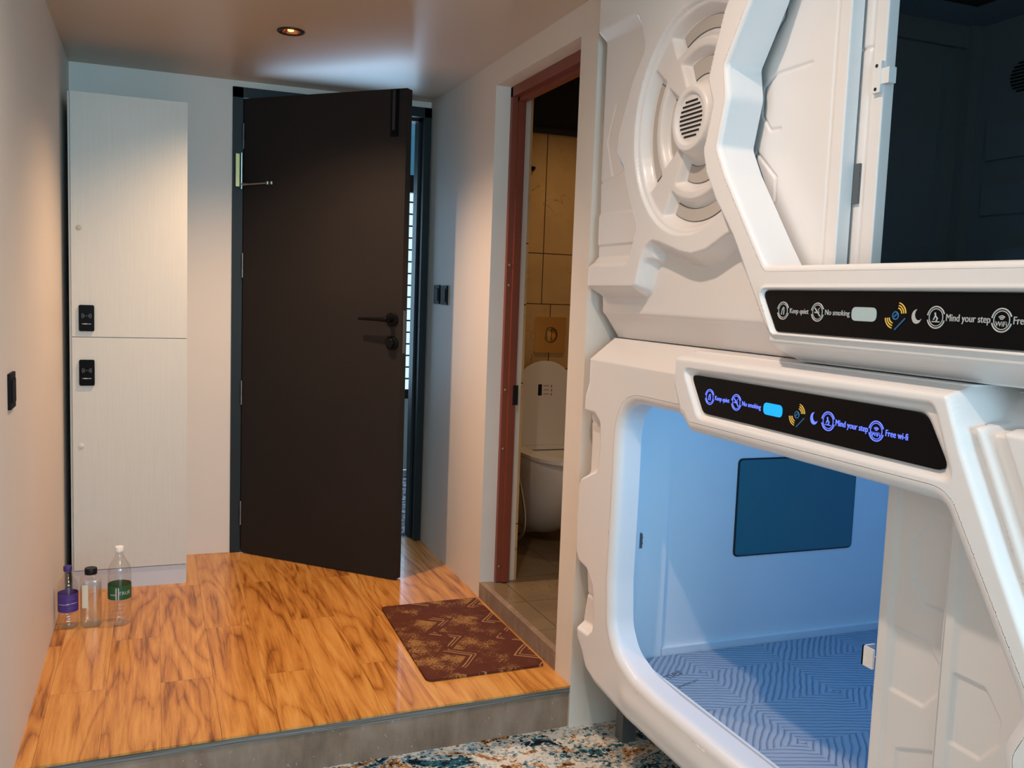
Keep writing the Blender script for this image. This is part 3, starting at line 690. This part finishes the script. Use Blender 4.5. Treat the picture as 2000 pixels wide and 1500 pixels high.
arm = fillet([(-1.80, 1.350), (-2.068, 1.350), (-2.084, 1.366), (-2.116, 1.445), (-2.075, 1.50), (-2.032, 1.58), (-2.018, 1.618), (-1.975, 1.655), (-1.980, 1.71), (-2.020, 1.785), (-2.060, 1.855), (-2.115, 1.915), (-2.075, 2.003), (-1.875, 2.010), (-1.80, 2.010), (-1.80, 2.24),
              (YE-.05, 2.24), (YE-.05, 1.30), (-2.60, 1.39), (-2.56, 1.386), (-2.475, 1.352), (-2.41, 1.343), (-2.355, 1.350), (-2.30, 1.365), (-2.25, 1.378), (-2.215, 1.384), (-2.188, 1.374), (-2.172, 1.35), (-2.15, 1.290), (-2.142, 1.272), (-2.12, 1.262), (-1.80, 1.262)], .02, 4)
ledge = fillet([(-1.80, 1.338), (-1.80, 1.225), (-2.075, 1.225), (-2.10, 1.24), (-2.135, 1.325)], .015, 3)
def roundoff(X, ext, Y, Z, r):
    q = np.clip(r+sdf(ext, Y, Z), 0, r*.97); return X+(r-np.sqrt(r*r-q*q))
def extend(P_, zt, zb):
    m_ = [z for _, z in P_]; hi, lo = max(m_), min(m_)
    return [(y, zt if z > hi-.001 else (zb if z < lo+.001 else z)) for y, z in P_]
U_ext = extend(U_out, 2.4, 1.0)
def f_upper(Y, Z):
    X = np.full(Y.shape, .030)
    left = fillet([(-1.7, 1.345), (-2.2, 1.345), (-2.2, 2.05), (-1.7, 2.05)], .01, 2)
    X = lay(X, sdf(left, Y, Z), .006, .02)
    X = X+np.where((Z < 1.492) & (Y > -2.2) & (Z > 1.40), -.004*np.clip((1.492-Z)/.006, 0, 1), 0)
    X = X+.004*np.exp(-(segd([(-1.84, 1.585), (-1.93, 1.592), (-2.02, 1.61)], Y, Z)/.003)**2)+.004*np.exp(-(segd([(-1.925, 1.60), (-1.885, 1.70), (-1.93, 1.80)], Y, Z)/.003)**2)
    X = lay2(X, sdf(arm, Y, Z), -.018, .030)
    X = X+np.clip((1.197-Z)/.07, 0, 1)*.050*np.clip((1.26-Z)/.05, 0, 1)+.006/(1+np.exp((Z-1.197)/.0025))
    rad = np.hypot(Y-Yc, Z-Zc)
    X = lay(X, rad-Rr, -.008, .005); X = lay(X, rad-.268, -.001, .012)
    for a in SECT:
        w = 30 if a in (90, 270) else 36
        X = lay(X, sdf(band(a-w, a+w, .200, .259), Y, Z), .021, .020)
        X = lay(X, sdf(band(a-w+2, a+w-2, .096, .166), Y, Z), .021, .020)
    X = lay(X, rad-.084, -.024, .016); X = lay(X, rad-.061, -.017, .007)
    fr = -.060+np.clip((1.165-Z)/.038, 0, 1)**1.3*.075
    dF = sdf(F_poly, Y, Z); X = lay(X, dF, fr, .012)
    X = roundoff(X, U_ext, Y, Z, .022)
    X = lay(X, sdf(U_bez, Y, Z), -.066, .006); X = lay(X, sdf(U_pan, Y, Z)-.0035, -.050, .005)
    return X

# ---- lower pod
L_out = fillet([(-1.845, 1.1215), (-1.868, 1.05), (-1.868, .99), (-1.848, .95), (-1.842, .90), (-1.854, .81), (-1.854, .71), (-1.826, .665), (-1.822, .56), (-1.828, .45), (-1.858, .412), (-1.872, .33), (-1.852, .24), (-1.862, .185), (-1.90, .150), (-1.93, .108), (-2.00, .085), (-2.2, .066), (YE, .066), (YE, 1.1215)], .004, 2)
L_open = fillet([(-2.085, .955), (-2.42, .957), (-2.47, .955), (-2.50, .930), (-3.262, .930), (-3.420, .680), (-3.432, .650), (-3.405, .590), (-3.42, .50), (-3.40, .43), (-3.27, .25), (-3.20, .205), (-2.36, .200), (-2.235, .207), (-2.135, .238), (-2.092, .30), (-2.080, .43), (-2.086, .70)],
                [.12, .0, .01, .03, .04, .04, .05, .06, .06, .06, .05, .05, 0, .1, .1, .1, .2, .3], 6)
H_poly = fillet([(-2.424, 1.16), (-2.427, 1.038), (-2.468, .962), (-2.505, .934), (-2.56, .928), (-3.262, .928), (-3.430, .672), (-3.437, .650), (-3.412, .590), (-3.425, .50), (-3.405, .42), (-3.27, .22), (-3.32, .17), (-3.50, .42), (-3.50, .60), (-3.53, .66), (-3.47, .71), (-3.382, .865), (-3.298, 1.024), (-3.243, 1.16)], .018, 4)
H_bez = fillet([(-2.472, 1.078), (-3.232, 1.087), (-3.282, .970), (-2.545, .972)], [.012, .02, .014, .03], 5)
H_pan = fillet([(-2.497, 1.068), (-3.210, 1.070), (-3.267, .981), (-2.556, .983)], [.012, .035, .014, .03], 5)
notches = [fillet([(-1.79, .892), (-1.928, .893), (-1.962, .872), (-1.966, .80), (-1.957, .735), (-1.79, .665)], .014, 4),
           fillet([(-1.80, .435), (-1.92, .415), (-1.962, .375), (-1.972, .32), (-1.972, .25), (-1.948, .230), (-1.79, .222)], .016, 4),
           fillet([(-1.80, .165), (-1.90, .150), (-1.94, .115), (-1.91, .09), (-1.80, .05)], .012, 3)]
flare = [(-3.200, 1.055), (-3.272, 1.055), (-3.90, -.175), (-4.4, -.175), (-4.4, 1.055)]
def strip(y0, w): return [(y0, 1.062), (y0-w, 1.062), (y0-w-.53, .02), (y0-.53, .02)]
L_ext = extend(L_out, 1.3, .066)
def f_lower(Y, Z):
    X = np.full(Y.shape, -.020)
    reg = (Y < -3.25)
    X = np.where(reg, .012, X); X = lay(X, sdf([(-3.20, 1.055), (-4.4, 1.055), (-4.4, -.1), (-3.20, -.1)], Y, Z), -.022, .012)
    X = lay(X, sdf(strip(-3.292, .020), Y, Z), -.040, .010); X = lay(X, sdf(strip(-3.345, .30), Y, Z), -.040, .012); X = lay(X, sdf(strip(-3.395, .020), Y, Z), -.022, .010)
    X = X+np.clip((Z-1.058)/.060, 0, 1)*.085*(Y > -3.4)
    X = roundoff(X, L_ext, Y, Z, .026)
    for k, P_ in enumerate(notches):
        X = lay(X, sdf(P_, Y, Z), .014, .020)
    X = X+.003*np.exp(-((Z-.862)/.004)**2)*(Y > -1.965)+.003*np.exp(-((Z-.325)/.004)**2)*(Y > -1.97)
    hd = -.060+np.clip((Z-1.100)/.016, 0, 1)**2*.055
    X = lay(X, sdf(H_poly, Y, Z), hd, .016)
    X = lay(X, sdf(H_bez, Y, Z), -.050, .008); X = lay(X, sdf(H_pan, Y, Z)-.0035, -.046, .004)
    X = X-.006*np.exp(-(segd([(-2.20, .13), (-3.3, .13)], Y, Z)/.03)**2)
    return X

def signage(pan, xf, poly, zt, L, lit, off):
    """icons, words and lights of the black display strip; L gives the y of each mark"""
    mm = M_LIT if lit else M_PRINT
    R_ = (0, -1, 0); U_ = (0, 0, 1)
    def ring_icon(y, z, r, kind):
        bm = bmesh.new(); xs = xf-.0006
        def arc(cy, cz, rad, a0, a1, w, n=24):
            tube(bm, [(xs, cy-rad*math.cos(a), cz+rad*math.sin(a)) for a in np.linspace(math.radians(a0), math.radians(a1), n)], w, 6)
        arc(y, z, r, 20, 170, .0012); arc(y, z, r, 195, 345, .0012); arc(y, z, r*.80, 0, 360, .0008)
        g = r*.45
        if kind == 'quiet':
            tube(bm, [(xs, y+g*.6, z-g), (xs, y+g*.2, z+g*.6), (xs, y-g*.4, z+g*.2), (xs, y-g*.3, z-g)], .0011, 6); tube(bm, [(xs, y, z+g*.9), (xs, y-g*.5, z+g*.6)], .0010, 6)
        elif kind == 'smoke':
            tube(bm, [(xs, y+g, z-g*.1), (xs, y-g*.6, z-g*.1)], .0014, 6); tube(bm, [(xs, y+g, z+g), (xs, y-g, z-g)], .0012, 6); tube(bm, [(xs, y-g*.5, z+g*.2), (xs, y-g*.2, z+g*.6), (xs, y-g*.7, z+g)], .0008, 6)
        elif kind == 'step':
            tube(bm, [(xs, y+g*.3, z+g), (xs, y+g*.1, z+g*.2), (xs, y-g*.4, z-g*.2), (xs, y-g*.1, z-g*.8)], .0013, 6); tube(bm, [(xs, y+g*.2, z+g*.3), (xs, y+g*.6, z-g*.5)], .0012, 6); tube(bm, [(xs, y+g, z-g*.9), (xs, y-g, z-g*.9)], .0009, 6)
        else:
            for q in (.35, .65, .95): arc(y, z-g*.1, g*q, 45, 135, .0008, 8)
        obj('icon', bm, mm, pan)
        if kind == 'wifi': text_mesh('lettering', 'WiFi', r*.62, mm, pan, (xs-.0003, y, z-r*.34), R_, U_, align='CENTER')
    (i1, i2, pill, nfc, moon, i3, i4, t1, t2, t3, t4) = L; r = .0172
    ring_icon(i1, zt, r, 'quiet'); ring_icon(i2, zt, r, 'smoke'); ring_icon(i3, zt, r*1.02, 'step'); ring_icon(i4, zt, r*1.02, 'wifi')
    xs = xf-.0007
    text_mesh('lettering', 'Keep quiet', .0145, mm, pan, (xs, t1, zt), R_, U_, .0006, width=.056)
    text_mesh('lettering', 'No smoking', .0145, mm, pan, (xs, t2, zt), R_, U_, .0006, width=.066)
    text_mesh('lettering', 'Mind your step', .0165, mm, pan, (xs, t3, zt), R_, U_, .0006, width=.084)
    text_mesh('lettering', 'Free wi-fi', .0165, mm, pan, (xs, t4, zt), R_, U_, .0006, width=.051)
    pw, ph = .031, .0125
    obj('indicator_light', prism(fillet([(pill-pw, zt-ph), (pill+pw, zt-ph), (pill+pw, zt+ph), (pill-pw, zt+ph)], ph*.98, 8), xf-.001, xf), M_PILLON if lit else M_PILL, pan)
    # crescent
    o_ = [(moon-.0105*math.cos(a), zt+.0120*math.sin(a)) for a in np.radians(np.linspace(35+52.4, 395-52.4, 24))]
    i_ = [(moon-(.0105*(.5*math.cos(math.radians(35))+.8*math.cos(a))), zt+.0120*(.5*math.sin(math.radians(35))+.8*math.sin(a))) for a in np.radians(np.linspace(312.9, 117.1, 18)[1:-1])]
    obj('moon_icon', prism(o_+i_, xf-.001, xf), mm, pan)
    bm = bmesh.new()
    for s in (1, -1):
        for q in (.010, .0145, .019):
            tube(bm, [(xf-.0006, nfc-s*(.004+q*math.cos(a)), zt+s*(.003+q*math.sin(a))) for a in np.linspace(math.radians(5), math.radians(80), 8)], .0012, 6)
    obj('signal_icon', bm, M_YEL, pan)
    bm = bmesh.new()
    tube(bm, [(xf-.0006, nfc-.0065*math.cos(a), zt+.0065*math.sin(a)) for a in np.linspace(0, 2*PI, 16)], .0012, 6)
    tube(bm, [(xf-.0006, nfc+.003, zt-.002), (xf-.0006, nfc-.003, zt+.003)], .0016, 6); tube(bm, [(xf-.0006, nfc+.000, zt-.024), (xf-.0006, nfc-.022, zt-.004)], .0012, 6)
    obj('card_icon', bm, M_BLUEP, pan)

# ----- lower pod object
low = empty('sleeping_pod', (.6, -2.95, CZ), 'lower white sleeping pod glowing blue inside, bottom of the stack', 'sleeping pod', 'stacked sleeping pods')
relief('front_shell', L_out, [L_open], f_lower, .004, M_PLASTIC, low, r_out=.003, r_hole=.026, back=.10, hole_back=.055)
def shell(z0, z1, m_in, parent, yin=-1.935, bx=1.30, t_=.02):
    """body of a pod: an open-fronted box with an inner lining"""
    yo, ye = -1.85, YE
    bm = B(.056, bx+.06, yin, yo, z0, z1-.03, .045, bx+.06, ye, ye+.09, z0, z1, bx, bx+.06, ye+.09, yin, z0, z1, .085, bx, ye+.09, yin, z1-t_, z1, .045, bx, ye+.09, yin, z0, z0+t_)
    return obj('body_shell', bm, m_in, parent)
shell(.085, 1.112, M_PLASTIC2, low)
# inner lining details: corner pillar, wall seams, base lip
obj('lining_pillar', B(.075, .238, -1.953, -1.935, .105, 1.092), M_PLASTIC2, low, bevel=.006)
obj('lining_seam', B(.2385, .2415, -1.9375, -1.935, .105, 1.092), M_LEG, low)
obj('base_lip', B(.24, 1.30, -1.953, -1.935, .105, .152), M_PLASTIC2, low, bevel=.008)
scr = obj('television_screen', prism(fillet([(.502, .430), (.970, .430), (.970, .742), (.502, .742)], .014, 5), -1.9415, -1.935, plane='XZ'), M_SCREEN, low, bevel=.0015)
obj('screen_gasket', prism(fillet([(.497, .425), (.975, .425), (.975, .747), (.497, .747)], .018, 5), -1.938, -1.9345, plane='XZ'), M_BLACKM, low)
# white sliding-door stack folded at the near end of the opening, in the left jamb
def post(Y, Z):
    return .096+.012*((Z-.56)/.42)**2+0*Y
bm = bmesh.new(); n = 24; P0 = []
for k in range(n+1):
    z = .125+(.955-.125)*k/n; w = .010*math.sin(PI*k/n)
    P0.append([bm.verts.new(v) for v in ((.060, -1.953, z), (.104, -1.953, z), (.108, -1.990-w, z), (.102, -2.012-w, z), (.060, -2.030-w, z))])
for a, b2 in zip(P0, P0[1:]):
    for i in range(5): bm.faces.new((a[i], a[(i+1) % 5], b2[(i+1) % 5], b2[i]))
bm.faces.new(P0[0]); bm.faces.new(P0[-1][::-1])
jp = obj('jamb_panel', bm, M_PLASTIC2, low, smooth='auto')
obj('jamb_catch', B(.1085, .118, -2.012, -1.998, .50, .545, .1085, .121, -2.010, -2.000, .512, .516, .1085, .121, -2.010, -2.000, .530, .534), M_METAL, jp, bevel=.001)
# sill with two guide rails
obj('sill', B(.05, .100, YE+.09, -1.97, .105, .170), M_PLASTIC, low, bevel=.004)
obj('guide_rail', B(.058, .066, YE+.09, -2.03, .168, .186), M_PLASTIC2, low, bevel=.002)
obj('guide_rail', B(.084, .092, YE+.09, -2.03, .168, .184), M_PLASTIC2, low, bevel=.002)
for a_, b_ in ((.22, -2.80), (1.08, -3.4)): obj('led_strip', B(a_, a_+.08, b_, -2.05, 1.084, 1.092), M_LEDS, low)  # the deeper strip is added to go with the rear LED fill
for y in (-1.93, -4.0):
    for x in (.14, 1.2):
        obj('foot', B(x-.024, x+.024, y-.022, y+.022, CZ+.002, .088), M_LEG, low, bevel=.002)
pl = obj('display_panel', prism(H_pan, -.0525, -.046), M_BLACKGL, low, bevel=.0008)
signage(pl, -.0527, H_pan, 1.0235, (-2.580, -2.684, -2.812, -2.889, -2.940, -2.980, -3.105, -2.601, -2.705, -3.000, -3.127), True, 0)

def door_panel(y0, y1, z0, z1, xf, strip_y, hexes, m, parent, thick=.022, direction=-1, seams=()):
    """sliding pod door: moulded sheet with a raised edge strip and raised or sunk plates"""
    out_ = fillet([(y0, z0), (y1, z0), (y1, z1), (y0, z1)], .006, 3)
    def f(Y, Z):
        X = np.full(Y.shape, xf)
        if strip_y is not None:
            X = lay(X, (Y-strip_y)*direction, xf-.0, .004) if False else X
            a = np.clip(((strip_y-Y)*(-direction))/.003, 0, 1) if False else 0
            inside = (Y < strip_y) if direction < 0 else (Y > strip_y)
            X = np.where(inside, xf+.007, xf)
            edge = np.clip(1-np.abs(Y-strip_y)/.006, 0, 1); X = np.where(np.abs(Y-strip_y) < .006, xf+.0035+.0035*(1 if direction < 0 else -1)*np.clip((strip_y-Y)/.006, -1, 1), X)
        for P_, lv, w in hexes: 
            d = sdf(P_, Y, Z); X = X+lv*np.clip(.5-d/w, 0, 1)
        for pts in seams: X = X+.0045*np.exp(-(segd(pts, Y, Z)/.0026)**2)
        return X
    return relief('sliding_door', out_, [], f, .003, m, parent, r_out=.004, back=xf+thick)
def hx_(y0, y1, z0, z1, c, lc=True):
    h = (z1-z0)
    return [(y0, z1), (y1+c, z1), (y1, z1-c*1.2), (y1, z0+c*1.2), (y1+c, z0), (y0, z0)]
# lower doors: the farther (left edge at y=-2.99) slides behind the nearer one
hexL1 = [(hx_(-3.022, -3.140, .495, .622, .035), .0045, .004), ([(-3.058, .73), (-3.09, .69), (-3.16, .69), (-3.16, .86), (-3.10, .86), (-3.058, .81)], .0045, .004), ([(-3.05, .385), (-3.16, .43), (-3.16, .20), (-3.05, .16)], .0035, .004)]
door_panel(-3.45, -2.985, .186, 1.02, .100, -3.014, hexL1, M_PLASTIC, low)
hexL2 = [(hx_(-3.208, -3.305, .480, .606, .035), .0045, .004), ([(-3.36, .59), (-3.375, .604), (-3.44, .604), (-3.44, .40), (-3.36, .44)], .0035, .004), ([(-3.22, .34), (-3.36, .34), (-3.36, .22), (-3.22, .22)], .0035, .004)]
dl2 = door_panel(-3.72, -3.178, .188, 1.02, .060, -3.206, hexL2, M_PLASTIC, low, thick=.026)
bm = B(.094, .099, -2.985, -2.955, .520, .560, .094, .124, -2.959, -2.955, .520, .560, .110, .124, -2.965, -2.955, .52, .535)
obj('door_catch', bm, M_PLASTIC, [o for o in low.children if o.name.startswith('sliding_door')][0], bevel=.0015)

# mattress
bm = prism(fillet([(.112, -1.985), (.20, -1.957), (1.29, -1.957), (1.29, -4.04), (.112, -4.04)], [.045, .03, .12, .12, .05], 6), .107, .130, plane='XY')
mt = obj('mattress', bm, M_MATTR, bevel=.010, seg=3); tag(mt, 'thin blue-grey quilted mattress lying inside the lower pod', 'mattress')
M_EMB = mat('embroidered_grey_thread', (.10, .11, .14), .8)
text_mesh('lettering', 'rner', .052, M_EMB, mt, (.150, -2.108, .1302), (.94, .34, 0), (-.34, .94, 0), .0003)
text_mesh('lettering', 'premium pro', .017, M_EMB, mt, (.165, -2.175, .1302), (.94, .34, 0), (-.34, .94, 0), .0003)

# ----- upper pod object
up = empty('sleeping_pod', (.6, -2.95, 1.125), 'upper white sleeping pod with round speaker grille and dark interior, top of the stack', 'sleeping pod', 'stacked sleeping pods')
relief('front_shell', U_out, [U_open], f_upper, .0035, M_PLASTIC, up, r_out=.003, r_hole=.012, back=.10, hole_back=.034)
bm = B(.085, 1.36, -1.935, -1.85, 1.13, 2.21, .085, 1.36, YE+.005, YE+.09, 1.13, 2.21, 1.34, 1.40, YE+.09, -1.935, 1.13, 2.21, .085, 1.34, YE+.09, -1.935, 2.19, 2.21, .085, 1.34, YE+.09, -1.935, 1.13, 1.15)
obj('body_shell', bm, M_SHADEDPL, up)
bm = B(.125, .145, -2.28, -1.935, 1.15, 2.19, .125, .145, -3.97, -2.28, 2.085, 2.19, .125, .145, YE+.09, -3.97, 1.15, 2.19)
obj('front_lining', bm, M_SHADEDPL, up)
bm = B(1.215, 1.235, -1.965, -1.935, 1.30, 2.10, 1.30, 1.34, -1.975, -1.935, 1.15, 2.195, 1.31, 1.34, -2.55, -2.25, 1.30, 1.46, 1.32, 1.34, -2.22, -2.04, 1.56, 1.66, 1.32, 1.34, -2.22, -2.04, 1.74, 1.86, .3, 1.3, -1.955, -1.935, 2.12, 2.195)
obj('lining_rib', bm, M_SHADEDPL, up, bevel=.012, seg=3)
bm = prism(fillet([(-2.12, 1.20), (-2.13, 1.34), (-2.22, 1.44), (-2.60, 1.44), (-2.60, 1.20)], .03, 4), 1.22, 1.339); obj('control_console', bm, M_SHADEDPL, up, bevel=.008)
bm = bmesh.new()
for k in range(9):
    z = 1.995+.011*(k-4); h = math.sqrt(max(0, .05**2-(z-1.995)**2)); box(bm, 1.336, 1.3395, -2.150-h, -2.150+h, z-.003, z+.003)
obj('inner_speaker_grille', bm, M_SLOT, up)
obj('ceiling_vent', B(.95, 1.15, -2.3, -2.12, 2.188, 2.196), M_BLACK, up)
for a in (0, 90, 270):
    w = 30 if a in (90, 270) else 36
    obj('insert_outline', prism(band(a-w+4.4, a+w-4.4, .2145, .2475), .0195, .024), M_LEG, up)
    obj('insert_outline', prism(band(a-w+7, a+w-7, .1105, .1535, 10), .0195, .024), M_LEG, up)
    obj('grille_insert', prism(band(a-w+5, a+w-5, .216, .246), .0185, .024), M_INSERT, up)
    obj('grille_insert', prism(band(a-w+8, a+w-8, .112, .152, 10), .0185, .024), M_INSERT, up)
bm = bmesh.new()
for k in range(9):
    z = Zc+.0105*(k-4); h = math.sqrt(max(0, .050**2-(z-Zc)**2)); box(bm, -.0185, -.0168, Yc-h, Yc+h, z-.0022, z+.0022)
obj('speaker_grille', bm, M_SLOT, up)
pu = obj('display_panel', prism(U_pan, -.0565, -.050), M_BLACKGL, up, bevel=.0008)
signage(pu, -.0567, U_pan, 1.2285, (-2.830, -2.934, -3.058, -3.134, -3.181, -3.222, -3.347, -2.851, -2.955, -3.242, -3.367), False, 0)
# upper doors: the farther one (behind the front shell) and the second, with a magnet catch
sU1 = [[(-2.735, 1.750), (-2.70, 1.752), (-2.655, 1.738), (-2.578, 1.735), (-2.578, 1.662), (-2.605, 1.63), (-2.655, 1.628)][:1]+[(-2.665, 1.752), (-2.618, 1.722), (-2.580, 1.727)][:0],
       [(-2.735, 1.752), (-2.615, 1.752), (-2.575, 1.728), (-2.575, 1.668), (-2.605, 1.631), (-2.640, 1.629)],
       [(-2.480, 1.775), (-2.525, 1.735), (-2.527, 1.657), (-2.478, 1.612), (-2.480, 1.775)],
       [(-2.44, 1.47), (-2.560, 1.587), (-2.636, 1.523), (-2.638, 1.469), (-2.556, 1.381), (-2.50, 1.31)],
       [(-2.42, 1.93), (-2.557, 1.808), (-2.633, 1.87), (-2.633, 1.95)]]
sU1 = [s_ for s_ in sU1 if len(s_) > 1]
door_panel(-2.845, -2.30, 1.23, 2.06, .050, None, [], M_PLASTIC, up, thick=.032, seams=sU1+[[(-2.808, 1.2), (-2.808, 2.1)]])
du2 = door_panel(-2.905, -2.45, 1.23, 2.06, .088, None, [], M_PLASTIC, up, thick=.026, seams=[[(-2.868, 1.2), (-2.868, 2.1)], [(-2.84, 1.757), (-2.868, 1.757)]])
obj('edge_strip', B(.0825, .0875, -2.862, -2.845, 1.45, 1.53), M_LEG, [o for o in up.children if o.name.startswith('sliding_door')][0])
bm = B(.080, .0885, -2.905, -2.882, 1.662, 1.722, .082, .100, -2.925, -2.900, 1.677, 1.707)
cm = obj('magnet_catch', bm, M_PLASTIC2, du2, bevel=.002)
for z in (1.714, 1.669): obj('catch_screw', lathe([(.0035, 0), (.0035, .001)], (.0800, -2.893, z), 10, axis=(-1, 0, 0)), M_SLOT, cm)
